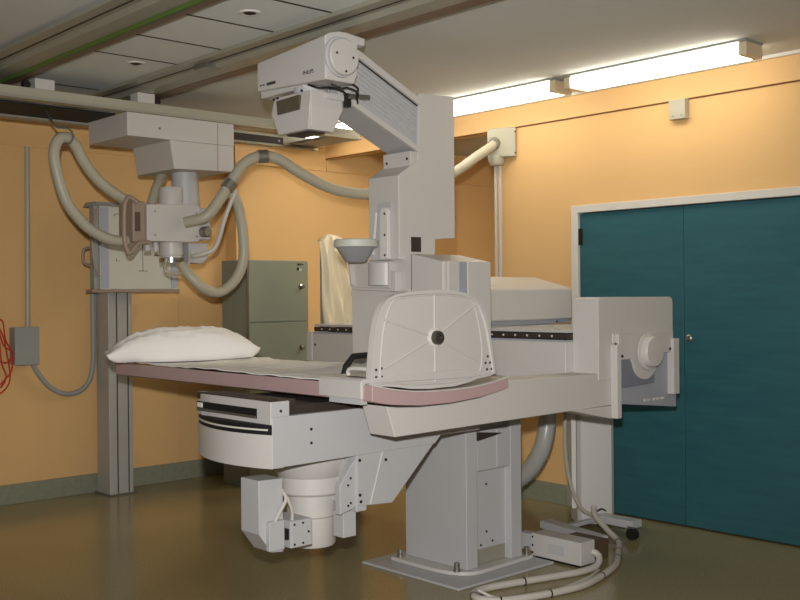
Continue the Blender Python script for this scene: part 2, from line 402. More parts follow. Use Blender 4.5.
# ------------------------------------------------------------------ left wall items
t = thing('junction_box', 'grey steel junction box on the left wall between two conduits', 'junction box', (2.97, 7.15, .983))
obj('box_body', BX(2.85, 3.015, 7.10, YA, .985, 1.243), 'boxg', t, bevel=.004)
obj('box_lid', BX(2.845, 3.02, 7.092, 7.10, .98, 1.248), 'boxg', t, bevel=.003)
c = obj('wall_conduit', TB([(2.985, YA-.022, 2.52), (2.975, YA-.022, 1.243)], .018, 12, smooth=False), 'hose')
tag(c, 'straight pale vertical conduit running up the left wall from the junction box', 'conduit')
c = obj('flexible_conduit', TB([(2.99, 7.15, .985), (3.045, 7.15, .893), (3.125, 7.15, .802), (3.234, 7.15, .752), (3.345, 7.15, .766), (3.42, 7.15, .842), (3.449, 7.15, .972), (3.452, 7.15, 1.134), (3.452, 7.15, 1.489)], .018, 12, .04, .012), 'boxg')
tag(c, 'curved grey flexible conduit from junction box to the wall stand column', 'conduit')
bm = bmesh.new()
for off, P in ((.0, [(2.683, 1.231), (2.766, 1.298), (2.792, 1.159), (2.833, 1.073), (2.832, .948), (2.789, .894), (2.74, .856), (2.66, .95)]),
               (.015, [(2.728, 1.264), (2.782, 1.124), (2.844, 1.072), (2.808, 1.004), (2.739, 1.022), (2.66, 1.1)]),
               (.03, [(2.705, 1.286), (2.78, 1.2), (2.806, 1.088), (2.832, .912), (2.803, .823), (2.713, .787), (2.62, .95)]),
               (.02, [(2.70, 1.30), (2.75, 1.18), (2.77, 1.0), (2.80, .90), (2.74, .83), (2.65, .98)])):
    add_tube(bm, catmull([(x, 7.12+off, z) for x, z in P], True, .015), .0055, 8, 0, True)
cc = obj('red_cable_coil', bm, 'red')
tag(cc, 'coil of thin red cable hanging on the left wall at picture edge', 'cable')
hk2 = obj('coil_hook', BX(2.69, 2.71, 7.12, YA, 1.27, 1.29), 'steel', cc)

# wall bucky stand
t = thing('wall_stand', 'grey wall-mounted x-ray stand column with white square cassette board', 'x-ray stand', (3.57, 7.05, 0))
obj('column', PR([(3.475, 7.15), (3.475, 6.955), (3.49, 6.95), (3.535, 6.95), (3.535, 6.962), (3.545, 6.962), (3.545, 6.95), (3.622, 6.95), (3.622, 6.965), (3.632, 6.965), (3.632, 6.95), (3.66, 6.95), (3.66, 7.15)], 'z', .012, 2.05), 'colg', t, bevel=.002)
obj('column_groove', BX(3.623, 3.631, 6.958, 6.964, .02, 1.5), 'slot', t)
obj('column_groove', BX(3.536, 3.544, 6.957, 6.961, .02, 1.5), 'slot', t)
obj('foot_plate', BX(3.46, 3.68, 6.94, 7.17, 0, .012), 'steel', t)
obj('wall_bracket', BX(3.5, 3.64, 7.15, YA, 1.9, 2.0), 'colg', t)
b = obj('cassette_board', BX(3.365, 3.992, 6.85, 6.93, 1.505, 2.10), 'board', t, bevel=.004)
obj('side_stripe', BX(3.372, 3.432, 6.846, 6.85, 1.515, 2.09), 'stripe', b)
obj('side_stripe', BX(3.935, 3.985, 6.846, 6.85, 1.515, 2.09), 'stripe', b)
obj('bottom_rail', BX(3.30, 3.998, 6.84, 6.945, 1.482, 1.505), 'handle', b, bevel=.003)
ln = bmesh.new()
for q in ((3.48, 3.66, 2.045, 2.049), (3.48, 3.484, 2.03, 2.049), (3.70, 3.703, 1.64, 1.88), (3.665, 3.74, 1.637, 1.641), (3.49, 3.493, 1.71, 1.73), (3.49, 3.515, 1.708, 1.711),
          (3.555, 3.558, 1.78, 1.80), (3.555, 3.58, 1.778, 1.781), (3.80, 3.84, 1.756, 1.76), (3.87, 3.89, 1.70, 1.703)):
    add_box(ln, q[0], q[1], 6.848, 6.8495, q[2], q[3])
obj('printed_marks', ln, 'ink', b)
obj('top_hood', PR([(6.84, 2.10), (6.86, 2.13), (7.0, 2.13), (7.05, 2.10)], 'x', 3.33, 3.95), 'boxg', t, bevel=.003)
obj('side_frame', BX(3.325, 3.362, 6.86, 6.93, 1.505, 2.12), 'boxg', t, bevel=.004)
obj('side_strap', TB([(3.35, 6.84, 2.08), (3.315, 6.85, 1.95), (3.31, 6.85, 1.8), (3.33, 6.85, 1.66), (3.36, 6.85, 1.6)], .009, 8), 'handle', t)
obj('side_handle', TB([(3.325, 6.9, 1.80), (3.27, 6.9, 1.79), (3.265, 6.9, 1.70), (3.325, 6.9, 1.67)], .011, 8), 'handle', t)

# ------------------------------------------------------------------ steel cabinet
t = thing('steel_cabinet', 'tall olive grey steel cabinet with two doors against the back wall', 'cabinet', (4.665, 6.68, 0))
obj('cabinet_body', BX(4.376, 4.951, 6.515, 6.85, 0, 1.722), 'cab', t, bevel=.003)
for z0, z1 in ((1.25, 1.717), (.64, 1.242)):
    d = obj('cabinet_door', BX(4.392, 4.949, 6.50, 6.515, z0, z1), 'cab', t, bevel=.003)
    obj('door_handle', LA((4.875, 6.50, z1-.2), [(.022, 0), (.022, -.01), (.012, -.014), (.014, -.04)], 18, 'y'), 'chrome', d)
    if z1 > 1.5:
        obj('sticker', BX(4.862, 4.885, 6.498, 6.50, 1.64, 1.662), 'board', d)
        obj('sticker_mark', BX(4.84, 4.862, 6.498, 6.50, 1.645, 1.668), 'black', d)
        obj('sticker_mark', BX(4.845, 4.868, 6.498, 6.50, 1.684, 1.70), 'black', d)
        obj('sticker_mark', BX(4.873, 4.885, 6.498, 6.50, 1.686, 1.70), 'black', d)
        obj('sticker_mark', BX(4.89, 4.90, 6.498, 6.50, 1.686, 1.698), 'black', d)
obj('corner_strip', BX(4.374, 4.39, 6.498, 6.52, .1, 1.715), 'steel', t)

# ------------------------------------------------------------------ cream cloth over a grey screen
t = thing('grey_screen', 'grey upright panel behind the table beam, mostly under the cream cloth', 'screen', (4.85, 6.0, 0))
obj('panel', BX(4.70, 5.06, 5.99, 6.03, .08, 1.80), 'boxg', t, bevel=.004)
obj('screen_foot', BX(4.72, 4.78, 5.85, 6.17, 0, .08), 'boxg', t, bevel=.004)
obj('screen_foot', BX(4.97, 5.03, 5.85, 6.17, 0, .08), 'boxg', t, bevel=.004)
bm = bmesh.new()
NU, NV = 44, 50
gr = []
for j in range(NV+1):
    v = j/NV; row = []
    for i in range(NU+1):
        u = i/NU
        x0 = 4.63+.07*v; x1 = 4.85+.25*v
        x0 += .06*max(0, 1-v/.12); x = x0+(x1-x0)*u
        zt = 1.853+.05*math.sin(u*2.6)
        if v < .12:
            a = v/.12*PI/2; y = 6.04-.075*math.sin(a); z = zt+.0+.02*math.cos(a)-.02
        else:
            z = zt-.02-(v-.12)*1.05; y = 5.955
        fold = min(1, max(0, (v-.05)*3))
        y += fold*(.022*math.sin(u*21+v*3.2)+.012*math.sin(u*37-v*5))-.02*fold
        x += .012*math.sin(v*9+u*4)*fold
        row.append(bm.verts.new((x, y, z)))
    gr.append(row)
for j in range(NV):
    for i in range(NU): bm.faces.new((gr[j][i], gr[j][i+1], gr[j+1][i+1], gr[j+1][i]))
dc = obj('draped_cloth', bm, 'drape', sharp=180)
so = dc.modifiers.new('solid', 'SOLIDIFY'); so.thickness = .004
tag(dc, 'cream cloth hanging in long folds over the grey screen behind the bowl', 'cloth')

# ================================================================== the x-ray table machine
ma = thing('fluoroscopy_table', 'large cream-white x-ray examination table machine in the middle of the room', 'x-ray machine', (3.95, 3.88, 0))
obj('floor_plate', BX(3.58, 4.31, 3.52, 4.25, 0, .014), 'paint2', ma, bevel=.004)
obj('plinth', PR([(3.70, 4.15), (3.695, 3.9), (3.70, 3.80), (3.715, 3.72), (3.745, 3.66), (3.79, 3.625), (3.85, 3.615), (3.95, 3.618), (4.275, 3.635), (4.275, 4.15)], 'z', .014, .036), 'paint', ma, bevel=.006)
for p in ((3.735, 4.11), (3.742, 3.69), (4.25, 3.66)):
    obj('anchor_bolt', LA((p[0], p[1], .034), [(.019, 0), (.019, .012), (.015, .012), (.015, .045)], 16), 'steel', ma)
pe = obj('pedestal', PR([(3.785, 3.66), (3.866, 3.66), (3.895, 3.70), (4.125, 3.70), (4.125, 3.66), (4.212, 3.66), (4.212, 4.12), (3.785, 4.12)], 'z', .036, .86), 'paint2', ma, bevel=.004)
obj('upper_panel', BX(3.87, 4.13, 3.665, 3.70, .53, .74), 'paint2', pe, bevel=.006)
obj('inset_panel', BX(4.02, 4.12, 3.660, 3.666, .54, .735), 'paint2', pe, bevel=.002)
obj('cable_opening', BX(3.905, 4.115, 3.694, 3.702, .04, .115), 'rail', pe)
obj('painted_slot_shade', PR([(3.87, .735), (3.87, .69), (4.06, .715)], 'y', 3.655, 3.668), 'brown', pe)  # dark wedge standing in for the shade in the recessed slot
dots(pe, 'screw', [(3.975, 3.70, .45), (3.975, 3.70, .20), (3.93, 3.70, .135), (4.02, 3.70, .145)], 'y', .006, .004)
obj('pivot_block', BX(3.80, 4.24, 3.37, 3.66, .86, 1.0), 'paint2', ma, bevel=.01)
obj('pivot_block', BX(3.80, 4.24, 3.66, 4.05, .86, 1.0), 'paint2', ma, bevel=.01)

# undertable unit
ut = obj('undertable_arm', PR([(2.472, .734), (3.41, .742), (3.45, .778), (3.722, .778), (3.722, .95), (2.472, .945)], 'y', 3.50, 4.05), 'paint2', ma, bevel=.003)
pl = [(2.53, 3.502), (2.468, 3.502)]
for i in range(1, 13):
    a = i/12; y = 3.502+.62*a; pl.append((2.468-.07*math.sin(a*PI)**.85+.03*a, y))
pl += [(2.56, 4.15)]
obj('curved_front', PR(pl, 'z', .733, .873), 'paint', ut)
def arcband(z0, z1, off, m, y0=.03, y1=.98, nm='front_stripe', th=.004):
    P = []; Q = []
    for i in range(0, 17):
        a = y0+(y1-y0)*i/16; y = 3.502+.62*a
        x = 2.468-.07*math.sin(a*PI)**.85+.03*a
        P.append((x-off, y)); Q.append((x-off+.02+th, y))
    return obj(nm, PR(P+Q[::-1], 'z', z0, z1), m, ut)
obj('stripe_recess', PR([(x+.004, y) for x, y in pl], 'z', .873, .914), 'slot', ut)
arcband(.890, .897, .0, 'frame', nm='cream_stripe')
up = [(2.466, 3.502), (2.466, 3.60), (2.465, 3.75), (2.468, 3.95), (2.478, 4.09), (2.51, 4.14), (2.555, 4.15), (2.56, 3.502)]
obj('upper_front', PR(up, 'z', .914, 1.01), 'paint', ut, bevel=.003)
obj('film_slot', BX(2.461, 2.470, 3.60, 4.07, .935, .976), 'slot', ut)
obj('slot_lip', BX(2.459, 2.470, 3.60, 4.07, .937, .946), 'steel', ut)
obj('slot_latch', BX(2.456, 2.470, 4.02, 4.06, .95, .972), 'frame', ut, bevel=.002)
obj('dark_top', BX(2.50, 3.62, 3.53, 4.09, .94, .985), 'brown', ut)
obj('dark_cap', BX(2.476, 2.60, 3.51, 4.09, .985, 1.013), 'brown', ut)
dots(ut, 'screw', [(2.673, 3.50, .88), (2.673, 3.50, .821), (2.515, 3.50, .97)], 'y', .006, .004)
obj('front_corner', BX(2.468, 2.56, 3.499, 3.53, .945, 1.01), 'paint2', ut, bevel=.002)

gu = obj('gusset', PR([(2.93, .742), (3.41, .745), (3.14, .498), (2.99, .508), (2.93, .512)], 'y', 3.505, 3.90), 'paint2', ma, bevel=.004)
obj('fold_ridge', TB([(3.083, 3.504, .74), (3.006, 3.504, .51)], .004, 8, smooth=False), 'paint', gu)
dots(gu, 'screw', [(2.945, 3.505, .715), (3.10, 3.505, .70), (2.95, 3.505, .53), (2.945, 3.505, .56)], 'y', .007, .004)
bp = obj('bracket_plate', PR([(2.945, .735), (2.90, .69), (2.84, .61), (2.84, .485), (2.945, .51)], 'y', 3.515, 3.55), 'paint2', ma, bevel=.003)
dots(bp, 'screw', [(2.90, 3.515, .64), (2.885, 3.515, .61), (2.90, 3.515, .53), (2.885, 3.515, .52)], 'y', .005, .004)
obj('bracket_box', BX(2.885, 2.96, 3.55, 3.62, .37, .485), 'paint2', ma, bevel=.003)
obj('bracket_foot', BX(2.93, 2.99, 3.51, 3.60, .485, .52), 'paint2', ma, bevel=.004)
CC = (2.895, 3.79, 0)
iu = obj('image_intensifier', LA(CC, [(.205, .742), (.200, .725), (.160, .632), (.153, .626), (.153, .556), (.147, .548), (.116, .544), (.116, .445), (.109, .438), (.109, .315), (.103, .305)], 48), 'paint', ma)
obj('camera_box', PR([(2.47, .445), (2.535, .358), (2.596, .352), (2.596, .668), (2.47, .672)], 'y', 3.60, 3.735), 'paint2', ma, bevel=.004)
cb = obj('connector_box', BX(2.605, 2.72, 3.56, 3.74, .37, .486), 'paint2', ma, bevel=.004)
dots(cb, 'screw', [(2.625, 3.56, .47), (2.67, 3.56, .472), (2.625, 3.56, .385), (2.67, 3.56, .385), (2.70, 3.56, .43)], 'y', .005, .003)
obj('connector_cover', BX(2.505, 2.585, 3.575, 3.60, .37, .495), 'paint2', ma, bevel=.003)
obj('black_clip', BX(2.586, 2.600, 3.565, 3.60, .41, .455), 'black', ma)
obj('thin_cable', TB([(2.60, 3.66, .64), (2.585, 3.58, .61), (2.589, 3.57, .579), (2.563, 3.575, .536), (2.541, 3.585, .489)], .0075, 8), 'cable', ma)
obj('thin_cable', TB([(2.60, 3.66, .62), (2.59, 3.58, .60), (2.605, 3.57, .569), (2.626, 3.575, .523), (2.63, 3.585, .479)], .0075, 8), 'cable', ma)

# front support arm and end box
arm = obj('support_arm', PR([(2.838, .985), (2.884, .852), (4.42, .868), (4.42, 1.036), (4.272, 1.036), (3.60, 1.045), (3.575, 1.006), (3.40, .978), (3.21, .966), (3.03, .967), (2.9, .976)], 'y', 3.20, 3.36), 'paint', ma, bevel=.004)
eb = obj('end_box', PR([(4.28, 1.0), (4.28, 1.40), (4.287, 1.418), (4.305, 1.427), (4.93, 1.424), (4.95, 1.416), (4.957, 1.395), (4.957, 1.19), (4.42, 1.19), (4.42, 1.0)], 'y', 3.195, 3.36), 'paint', ma, bevel=.003)
obj('lower_box', BX(4.42, 4.955, 3.24, 3.36, .86, 1.19), 'blue', eb)
obj('arm_foot', PR([(4.05, .866), (4.42, .866), (4.42, .80), (4.36, .802)], 'y', 3.19, 3.34), 'paint', arm, bevel=.003)
obj('bottom_plate', PR([(4.42, .872), (4.992, .812), (4.992, 1.19), (4.42, 1.19)], 'y', 3.20, 3.24), 'blue', eb, bevel=.003)
obj('inner_block', PR([(4.425, .958), (4.50, .952), (4.76, .962), (4.76, 1.19), (4.425, 1.19)], 'y', 3.185, 3.20), 'blued', eb, bevel=.002)
obj('side_rib', BX(4.385, 4.425, 3.158, 3.20, .80, 1.18), 'paint', eb, bevel=.004)
fp = obj('front_plate', PR([(4.425, 1.10), (4.425, 1.235), (4.93, 1.235), (4.93, 1.12), (4.79, 1.12)]+[(4.665+.115*math.cos(a*PI/14), 1.10-.115*math.sin(a*PI/14)) for a in range(1, 14)]+[(4.535, 1.10)], 'y', 3.175, 3.20), 'paint', eb, bevel=.003)
obj('side_plate', BX(4.905, 4.962, 3.158, 3.20, .89, 1.195), 'paint', eb, bevel=.003)
obj('hand_wheel', LA((4.675, 3.165, 1.135), [(.10, 0), (.10, -.008), (.085, -.012), (.082, -.04), (.076, -.047), (.02, -.05)], 48, 'y'), 'paint', eb)
dots(eb, 'screw', [(4.44, 3.165, 1.12), (4.88, 3.165, 1.14)], 'y', .008, .003)
obj('slot_insert', BX(4.398, 4.408, 3.190, 3.1965, 1.19, 1.235), 'frame', eb)
for i, (x, w) in enumerate(((4.68, .014), (4.715, .02), (4.765, .018), (4.80, .026), (4.84, .03))):
    obj('embossed_mark', BX(x, x+w, 3.197, 3.2015, .865, .877), 'paint' if i % 2 else 'frame', eb)

# tabletop: shallow trough section
tt = [(2.75, 1.078), (2.80, 1.066), (2.886, 1.05), (2.99, 1.036), (3.09, 1.030), (3.24, 1.028), (3.34, 1.031), (3.47, 1.043), (3.585, 1.062)]
tb = [(2.75, 1.012), (2.80, 1.0), (2.86, .990), (2.95, .981), (3.03, .974), (3.21, .972), (3.40, .984), (3.50, .997), (3.585, 1.012)]
tab = obj('tabletop', PR(tt+tb[::-1], 'y', 3.188, 5.42), 'pink', ma, bevel=.004)
t2 = [(x, z+.001) for x, z in tt[1:-1]]
obj('tabletop_surface', PR([(2.765, 1.076)]+t2+[(3.575, 1.062)]+[(x, z-.01) for x, z in t2[::-1]], 'y', 3.2, 5.41), 'top', tab)
obj('end_edging', PR([(x, z+.004) for x, z in tt]+[(x, z-.001) for x, z in tt[::-1]], 'y', 3.186, 3.20), 'paint', tab)

# foot-end grip block
gb = obj('grip_block', PR([(2.738, 1.018), (2.738, 1.09), (2.75, 1.1), (3.30, 1.112), (3.42, 1.10), (3.42, 1.07), (2.765, 1.08), (2.765, 1.018)], 'y', 3.245, 3.53), 'paint', ma, bevel=.004)
obj('grip_bottom', BX(2.742, 2.775, 3.25, 3.46, .995, 1.018), 'paint2', gb)
obj('grip_handle', TB([(2.85, 3.30, 1.10), (2.84, 3.30, 1.13), (2.84, 3.44, 1.13), (2.85, 3.46, 1.10)], .009, 10), 'frame', gb)
obj('grip_recess', BX(2.80, 2.83, 3.30, 3.42, 1.098, 1.1025), 'brown', gb)
obj('black_handle', TB([(3.10, 3.80, 1.06), (3.115, 3.80, 1.11), (3.16, 3.80, 1.155), (3.34, 3.80, 1.16), (3.38, 3.80, 1.06)], .016, 8, smooth=False), 'black', ma)
dots(gb, 'screw', [(2.79, 3.50, 1.10), (2.79, 3.46, 1.10)], 'z', .006, .002)

# footboard
ol = [(2.754, 1.062), (2.757, 1.12), (2.764, 1.19), (2.775, 1.27), (2.79, 1.34), (2.815, 1.395), (2.85, 1.432), (2.90, 1.450), (2.977, 1.461), (3.07, 1.467), (3.156, 1.469), (3.24, 1.465), (3.312, 1.456), (3.38, 1.438), (3.43, 1.402),
      (3.46, 1.35), (3.485, 1.28), (3.502, 1.20), (3.515, 1.13), (3.522, 1.078), (3.47, 1.068), (3.40, 1.062), (3.339, 1.048), (3.25, 1.037), (3.09, 1.036), (2.98, 1.043), (2.90, 1.056), (2.83, 1.064)]
fb = obj('footboard', PR(ol, 'y', 3.212, 3.240), 'paint', ma, bevel=.004)
cx, cz = 3.135, 1.259
def inset(P, d):
    out = []
    for x, z in P:
        v = Vector((x-cx, z-cz)); L = v.length; v *= (L-d)/L; out.append((cx+v.x, cz+v.y))
    return out
bm = bmesh.new()
O = [bm.verts.new((x, 3.204, z)) for x, z in ol]; I = [bm.verts.new((x, 3.204, z)) for x, z in inset(ol, .016)]
O2 = [bm.verts.new((x, 3.214, z)) for x, z in ol]; I2 = [bm.verts.new((x, 3.214, z)) for x, z in inset(ol, .022)]
n = len(ol)
for i in range(n):
    j = (i+1) % n
    bm.faces.new((O[i], O[j], I[j], I[i])); bm.faces.new((O2[i], I2[i], I2[j], O2[j]))
    bm.faces.new((O[i], O2[i], O2[j], O[j])); bm.faces.new((I[i], I[j], I2[j], I2[i]))
obj('footboard_rim', bm, 'paint', fb)
il = [(2.815, 1.10), (2.82, 1.20), (2.835, 1.30), (2.865, 1.385), (2.90, 1.425), (2.99, 1.44), (3.156, 1.447), (3.30, 1.437), (3.37, 1.42), (3.395, 1.38), (3.42, 1.30), (3.438, 1.20), (3.43, 1.11), (3.40, 1.085), (3.30, 1.07), (3.10, 1.062), (2.95, 1.07), (2.85, 1.08)]
obj('inner_border', TB([(x, 3.212, z) for x, z in il], .004, 8, closed=True), 'paint', fb)
for ex, ez in ((3.135, 1.445), (3.135, 1.063), (2.83, 1.345), (2.83, 1.135), (3.405, 1.405), (3.41, 1.135)):
    a = Vector((cx, 3.212, cz)); b = Vector((ex, 3.212, ez)); d = (b-a).normalized()
    obj('rib', TB([a+d*.04, b], .0045, 8, smooth=False), 'paint', fb)
obj('hub_ring', LA((cx, 3.212, cz), [(.042, 0), (.042, -.006), (.034, -.010)], 32, 'y'), 'frame', fb)
obj('hub_knob', LA((cx, 3.206, cz), [(.031, 0), (.031, -.02), (.026, -.028), (.012, -.028), (.012, -.02)], 32, 'y'), 'dsteel', fb)
dots(fb, 'screw', [(2.79, 3.212, 1.135), (2.82, 3.212, 1.14), (2.79, 3.212, 1.105), (2.82, 3.212, 1.105)], 'y', .006, .003, 'ink')
dots(fb, 'screw', [(3.46, 3.212, 1.13), (3.49, 3.212, 1.13), (3.47, 3.212, 1.10), (3.50, 3.212, 1.10), (3.475, 3.212, 1.16)], 'y', .006, .003, 'ink')

fb.location += Vector((.037, .04, 0))

# long beam with toothed rail
be = obj('rail_beam', BX(4.22, 4.45, 3.36, 5.53, .95, 1.195), 'paint', ma, bevel=.004)
obj('beam_end_cap', BX(4.214, 4.46, 5.50, 5.56, 1.01, 1.205), 'paint', be, bevel=.006)
obj('toothed_rail', BX(4.235, 4.29, 3.36, 5.50, 1.210, 1.238), 'brown', be)
obj('rail_ledge', BX(4.225, 4.30, 3.36, 5.50, 1.195, 1.205), 'blue', be)
obj('rail_top', BX(4.235, 5.08, 3.36, 5.50, 1.242, 1.256), 'paint2', be, bevel=.002)
yy = 3.46
while yy < 5.46:
    if not 4.05 < yy < 4.75:
        obj('rail_stud', LA((4.235, yy, 1.224), [(.006, .002), (.006, -.003)], 8, 'x'), 'board', be)
    yy += .085
dots(be, 'screw', [(4.22, 5.47, 1.12)], 'x', .008, .003)
obj('back_beam', BX(4.45, 5.06, 3.37, 5.45, 1.05, 1.242), 'paint2', be)
cv = obj('carriage_cover', PR([(4.10, 1.285), (4.10, 1.475), (4.13, 1.49), (4.40, 1.555), (4.62, 1.555), (4.62, 1.285)], 'x', 4.44, 5.22), 'paint', ma, bevel=.012)
obj('cover_skirt', PR([(4.44, 1.256), (4.44, 1.285), (5.21, 1.285), (5.24, 1.262)], 'y', 4.12, 4.6), 'blue', cv)
dots(cv, 'screw', [(5.09, 4.12, 1.272)], 'y', .007, .003)

# tower
tw = obj('tower_base', PR([(3.65, .98), (3.65, 1.615), (3.655, 1.614), (3.873, 1.658), (4.02, 1.642), (4.36, 1.632), (4.36, .98)], 'x', 3.62, 3.972), 'paint', ma, bevel=.004)
obj('front_strip', BX(3.655, 3.662, 3.646, 3.65, 1.0, 1.612), 'frame', tw)
obj('front_strip', BX(3.625, 3.634, 3.646, 3.65, 1.0, 1.610), 'frame', tw)
obj('blue_strip', BX(3.735, 3.79, 3.647, 3.65, 1.0, 1.612), 'blue', tw)
obj('front_strip', BX(3.795, 3.803, 3.646, 3.65, 1.0, 1.612), 'frame', tw)
obj('carriage', BX(3.972, 4.60, 4.16, 4.5, 1.256, 1.50), 'paint2', ma, bevel=.006)
obj('carriage_back', BX(3.972, 4.214, 4.16, 4.4, .98, 1.5), 'paint2', ma)
# ledge with drum on the left face
obj('drum_cover', PR([(3.62, 4.03)]+[(3.62-.055*math.sin(PI*i/12), 4.115-.085*math.cos(PI*i/12)) for i in range(1, 12)]+[(3.62, 4.20)], 'z', 1.50, 1.618), 'paint', ma)
obj('ledge', PR([(4.36, 1.63), (4.345, 1.50), (4.32, 1.478), (3.88, 1.462), (3.88, 1.476), (4.31, 1.492), (4.33, 1.51), (4.345, 1.63)], 'x', 3.595, 3.622), 'paint', ma, bevel=.002)
obj('drum_flange', BX(3.585, 3.62, 4.005, 4.022, 1.48, 1.622), 'paint', ma, bevel=.003)
obj('drum_bracket', BX(3.575, 3.62, 3.95, 3.99, 1.465, 1.57), 'paint', ma, bevel=.004)
obj('face_seam', BX(3.6185, 3.6215, 3.876, 3.879, 1.47, 1.655), 'ink', ma)

uc = obj('tower_column', PR([(3.58, 1.63), (3.58, 2.066), (3.722, 2.155), (3.734, 2.507), (3.996, 2.520), (3.994, 1.752), (3.843, 1.742), (3.843, 1.63)], 'y', 3.93, 4.165), 'paint', ma, bevel=.004)
obj('edge_bead', BX(3.578, 3.586, 3.926, 3.932, 1.66, 2.06), 'frame', uc)
obj('window_hole', BX(3.667, 3.738, 3.9285, 3.94, 1.672, 1.75), 'brown', uc)
obj('slide_slot', BX(3.5785, 3.60, 3.985, 4.095, 1.63, 1.932), 'paint2', uc)
sl = obj('slide_bar', PR([(3.99, 1.635), (3.99, 1.885), (4.0, 1.90), (4.025, 1.905), (4.045, 1.89), (4.05, 1.86), (4.05, 1.635)], 'x', 3.555, 3.579), 'frame', uc, bevel=.003)
dots(sl, 'screw', [(3.555, 4.01, 1.87), (3.555, 4.01, 1.76), (3.555, 4.01, 1.655)], 'x', .006, .003)
obj('slide_rod', TB([(3.56, 4.08, 1.88), (3.56, 4.09, 1.80), (3.56, 4.11, 1.66)], .008, 8), 'frame', uc)
obj('compression_cone', LA((3.46, 4.133, 1.62), [(.045, 0), (.055, .004), (.10, .072), (.104, .075), (.108, .078), (.112, .112), (.108, .118), (.09, .118)], 40), 'bowl', ma)
obj('cone_arm', BX(3.52, 3.58, 4.08, 4.13, 1.70, 1.735), 'bowl', ma, bevel=.003)
obj('cone_rim', LA((3.46, 4.133, 1.62), [(.109, .078), (.1145, .08), (.1145, .114), (.108, .119)], 40), 'board', ma)
obj('arm_bracket', BX(3.672, 3.735, 3.935, 4.15, 2.12, 2.2), 'paint', ma, bevel=.004)
dots(ma, 'screw', [(3.672, 4.12, 2.15), (3.672, 3.96, 2.16)], 'x', .007, .003)

# slanted tube arm with pleated cover
a0t, a0b, a1t, a1b = Vector((3.20, 2.742)), Vector((3.20, 2.448)), Vector((3.745, 2.484)), Vector((3.745, 2.205))
ta = obj('tube_arm', PR([(3.215, 2.70), (3.27, 2.705), (3.745, 2.484), (3.745, 2.188), (3.276, 2.394), (3.20, 2.42)], 'y', 3.945, 4.15), 'paint2', ma, bevel=.003)
def lerp(a, b, t): return a+(b-a)*t
def strip(t0, t1, y0, y1, m, nm, x0=0., x1=1.):
    L0 = lerp(Vector((3.28, 2.685)), Vector((3.276, 2.40)), t0); L1 = lerp(Vector((3.28, 2.685)), Vector((3.276, 2.40)), t1)
    R0 = lerp(Vector((3.738, 2.478)), Vector((3.738, 2.20)), t0); R1 = lerp(Vector((3.738, 2.478)), Vector((3.738, 2.20)), t1)
    return obj(nm, PR([tuple(L0), tuple(R0), tuple(R1), tuple(L1)], 'y', y0, y1), m, ta)
strip(0, .13, 3.925, 3.946, 'paint', 'upper_flange')
strip(.93, 1.04, 3.925, 3.946, 'paint', 'lower_flange')
strip(.13, .155, 3.940, 3.946, 'slot', 'dark_gap')
bm = bmesh.new()
NR = 9
for k in range(NR):
    t0 = .155+(.93-.155)*k/NR; t1 = .155+(.93-.155)*(k+1)/NR
    tm = t0+(t1-t0)*.86
    def LR(t): return (lerp(Vector((3.28, 2.685)), Vector((3.276, 2.40)), t), lerp(Vector((3.738, 2.478)), Vector((3.738, 2.20)), t))
    (a, b), (c, d), (e, f) = LR(t0), LR(tm), LR(t1)
    v = [bm.verts.new(p) for p in ((a.x, 3.944, a.y), (b.x, 3.944, b.y), (d.x, 3.938, d.y), (c.x, 3.938, c.y), (f.x, 3.944, f.y), (e.x, 3.944, e.y))]
    bm.faces.new((v[0], v[1], v[2], v[3])); bm.faces.new((v[3], v[2], v[4], v[5]))
    bm.faces.new((v[0], v[3], v[5])); bm.faces.new((v[1], v[4], v[2])); bm.faces.new((v[0], v[5], v[4], v[1]))
obj('pleated_cover', bm, 'paint2', ta, sharp=5)

# overhead tube head
pr = [(3.008, 2.462), (3.008, 2.664), (3.012, 2.672), (3.04, 2.688), (3.09, 2.702), (3.14, 2.704), (3.255, 2.692), (3.255, 2.655), (3.21, 2.655), (3.205, 2.62), (3.205, 2.51), (3.185, 2.462)]
hd = obj('tube_head', PR(pr, 'y', 3.80, 4.36, shift=[(x, 2.488+(z-2.462)*.68) for x, z in pr]), 'paint', ma, bevel=.008, seg=3)
obj('disc_shadow_collar', LA((3.095, 3.80, 2.578), [(.098, 0), (.096, -.012), (.09, -.014)], 48, 'y'), 'paint2', hd)  # greyer collar drawing the shadow ring behind the disc
dk = obj('head_disc', LA((3.095, 3.79, 2.575), [(.087, 0), (.087, -.024), (.082, -.03)], 48, 'y'), 'paint', hd)
dots(dk, 'screw', [(3.045, 3.76, 2.585), (3.145, 3.76, 2.575), (3.10, 3.76, 2.505)], 'y', .006, .002)
obj('head_bottom_tray', BX(3.03, 3.19, 4.0, 4.36, 2.455, 2.49), 'paint', hd, bevel=.004)
text(hd, 'maker_name', 'PHILIPS', .027, (3.0065, 3.975, 2.508), (0, -1, 0), (0, 0, 1), 'ink')
for y0, y1, z in ((4.335, 4.32, 2.51), (4.31, 4.295, 2.509), (4.275, 4.20, 2.505)):
    obj('model_marking', BX(3.006, 3.009, y1, y0, z, z+.014 if y0 < 4.31 else z+.007), 'ink', hd)
col = bmesh.new()
add_prism(col, [(3.035, 4.25), (3.225, 4.25), (3.225, 3.95), (3.035, 3.95)], 'z', 2.44, 2.36, shift=[(3.022, 4.255), (3.228, 4.255), (3.228, 3.945), (3.022, 3.945)])
add_prism(col, [(3.022, 4.255), (3.228, 4.255), (3.228, 3.945), (3.022, 3.945)], 'z', 2.36, 2.252, shift=[(3.03, 4.21), (3.185, 4.21), (3.185, 3.965), (3.03, 3.965)])
bmesh.ops.remove_doubles(col, verts=col.verts[:], dist=.0005)
co = obj('collimator', col, 'paint', ma, bevel=.002)
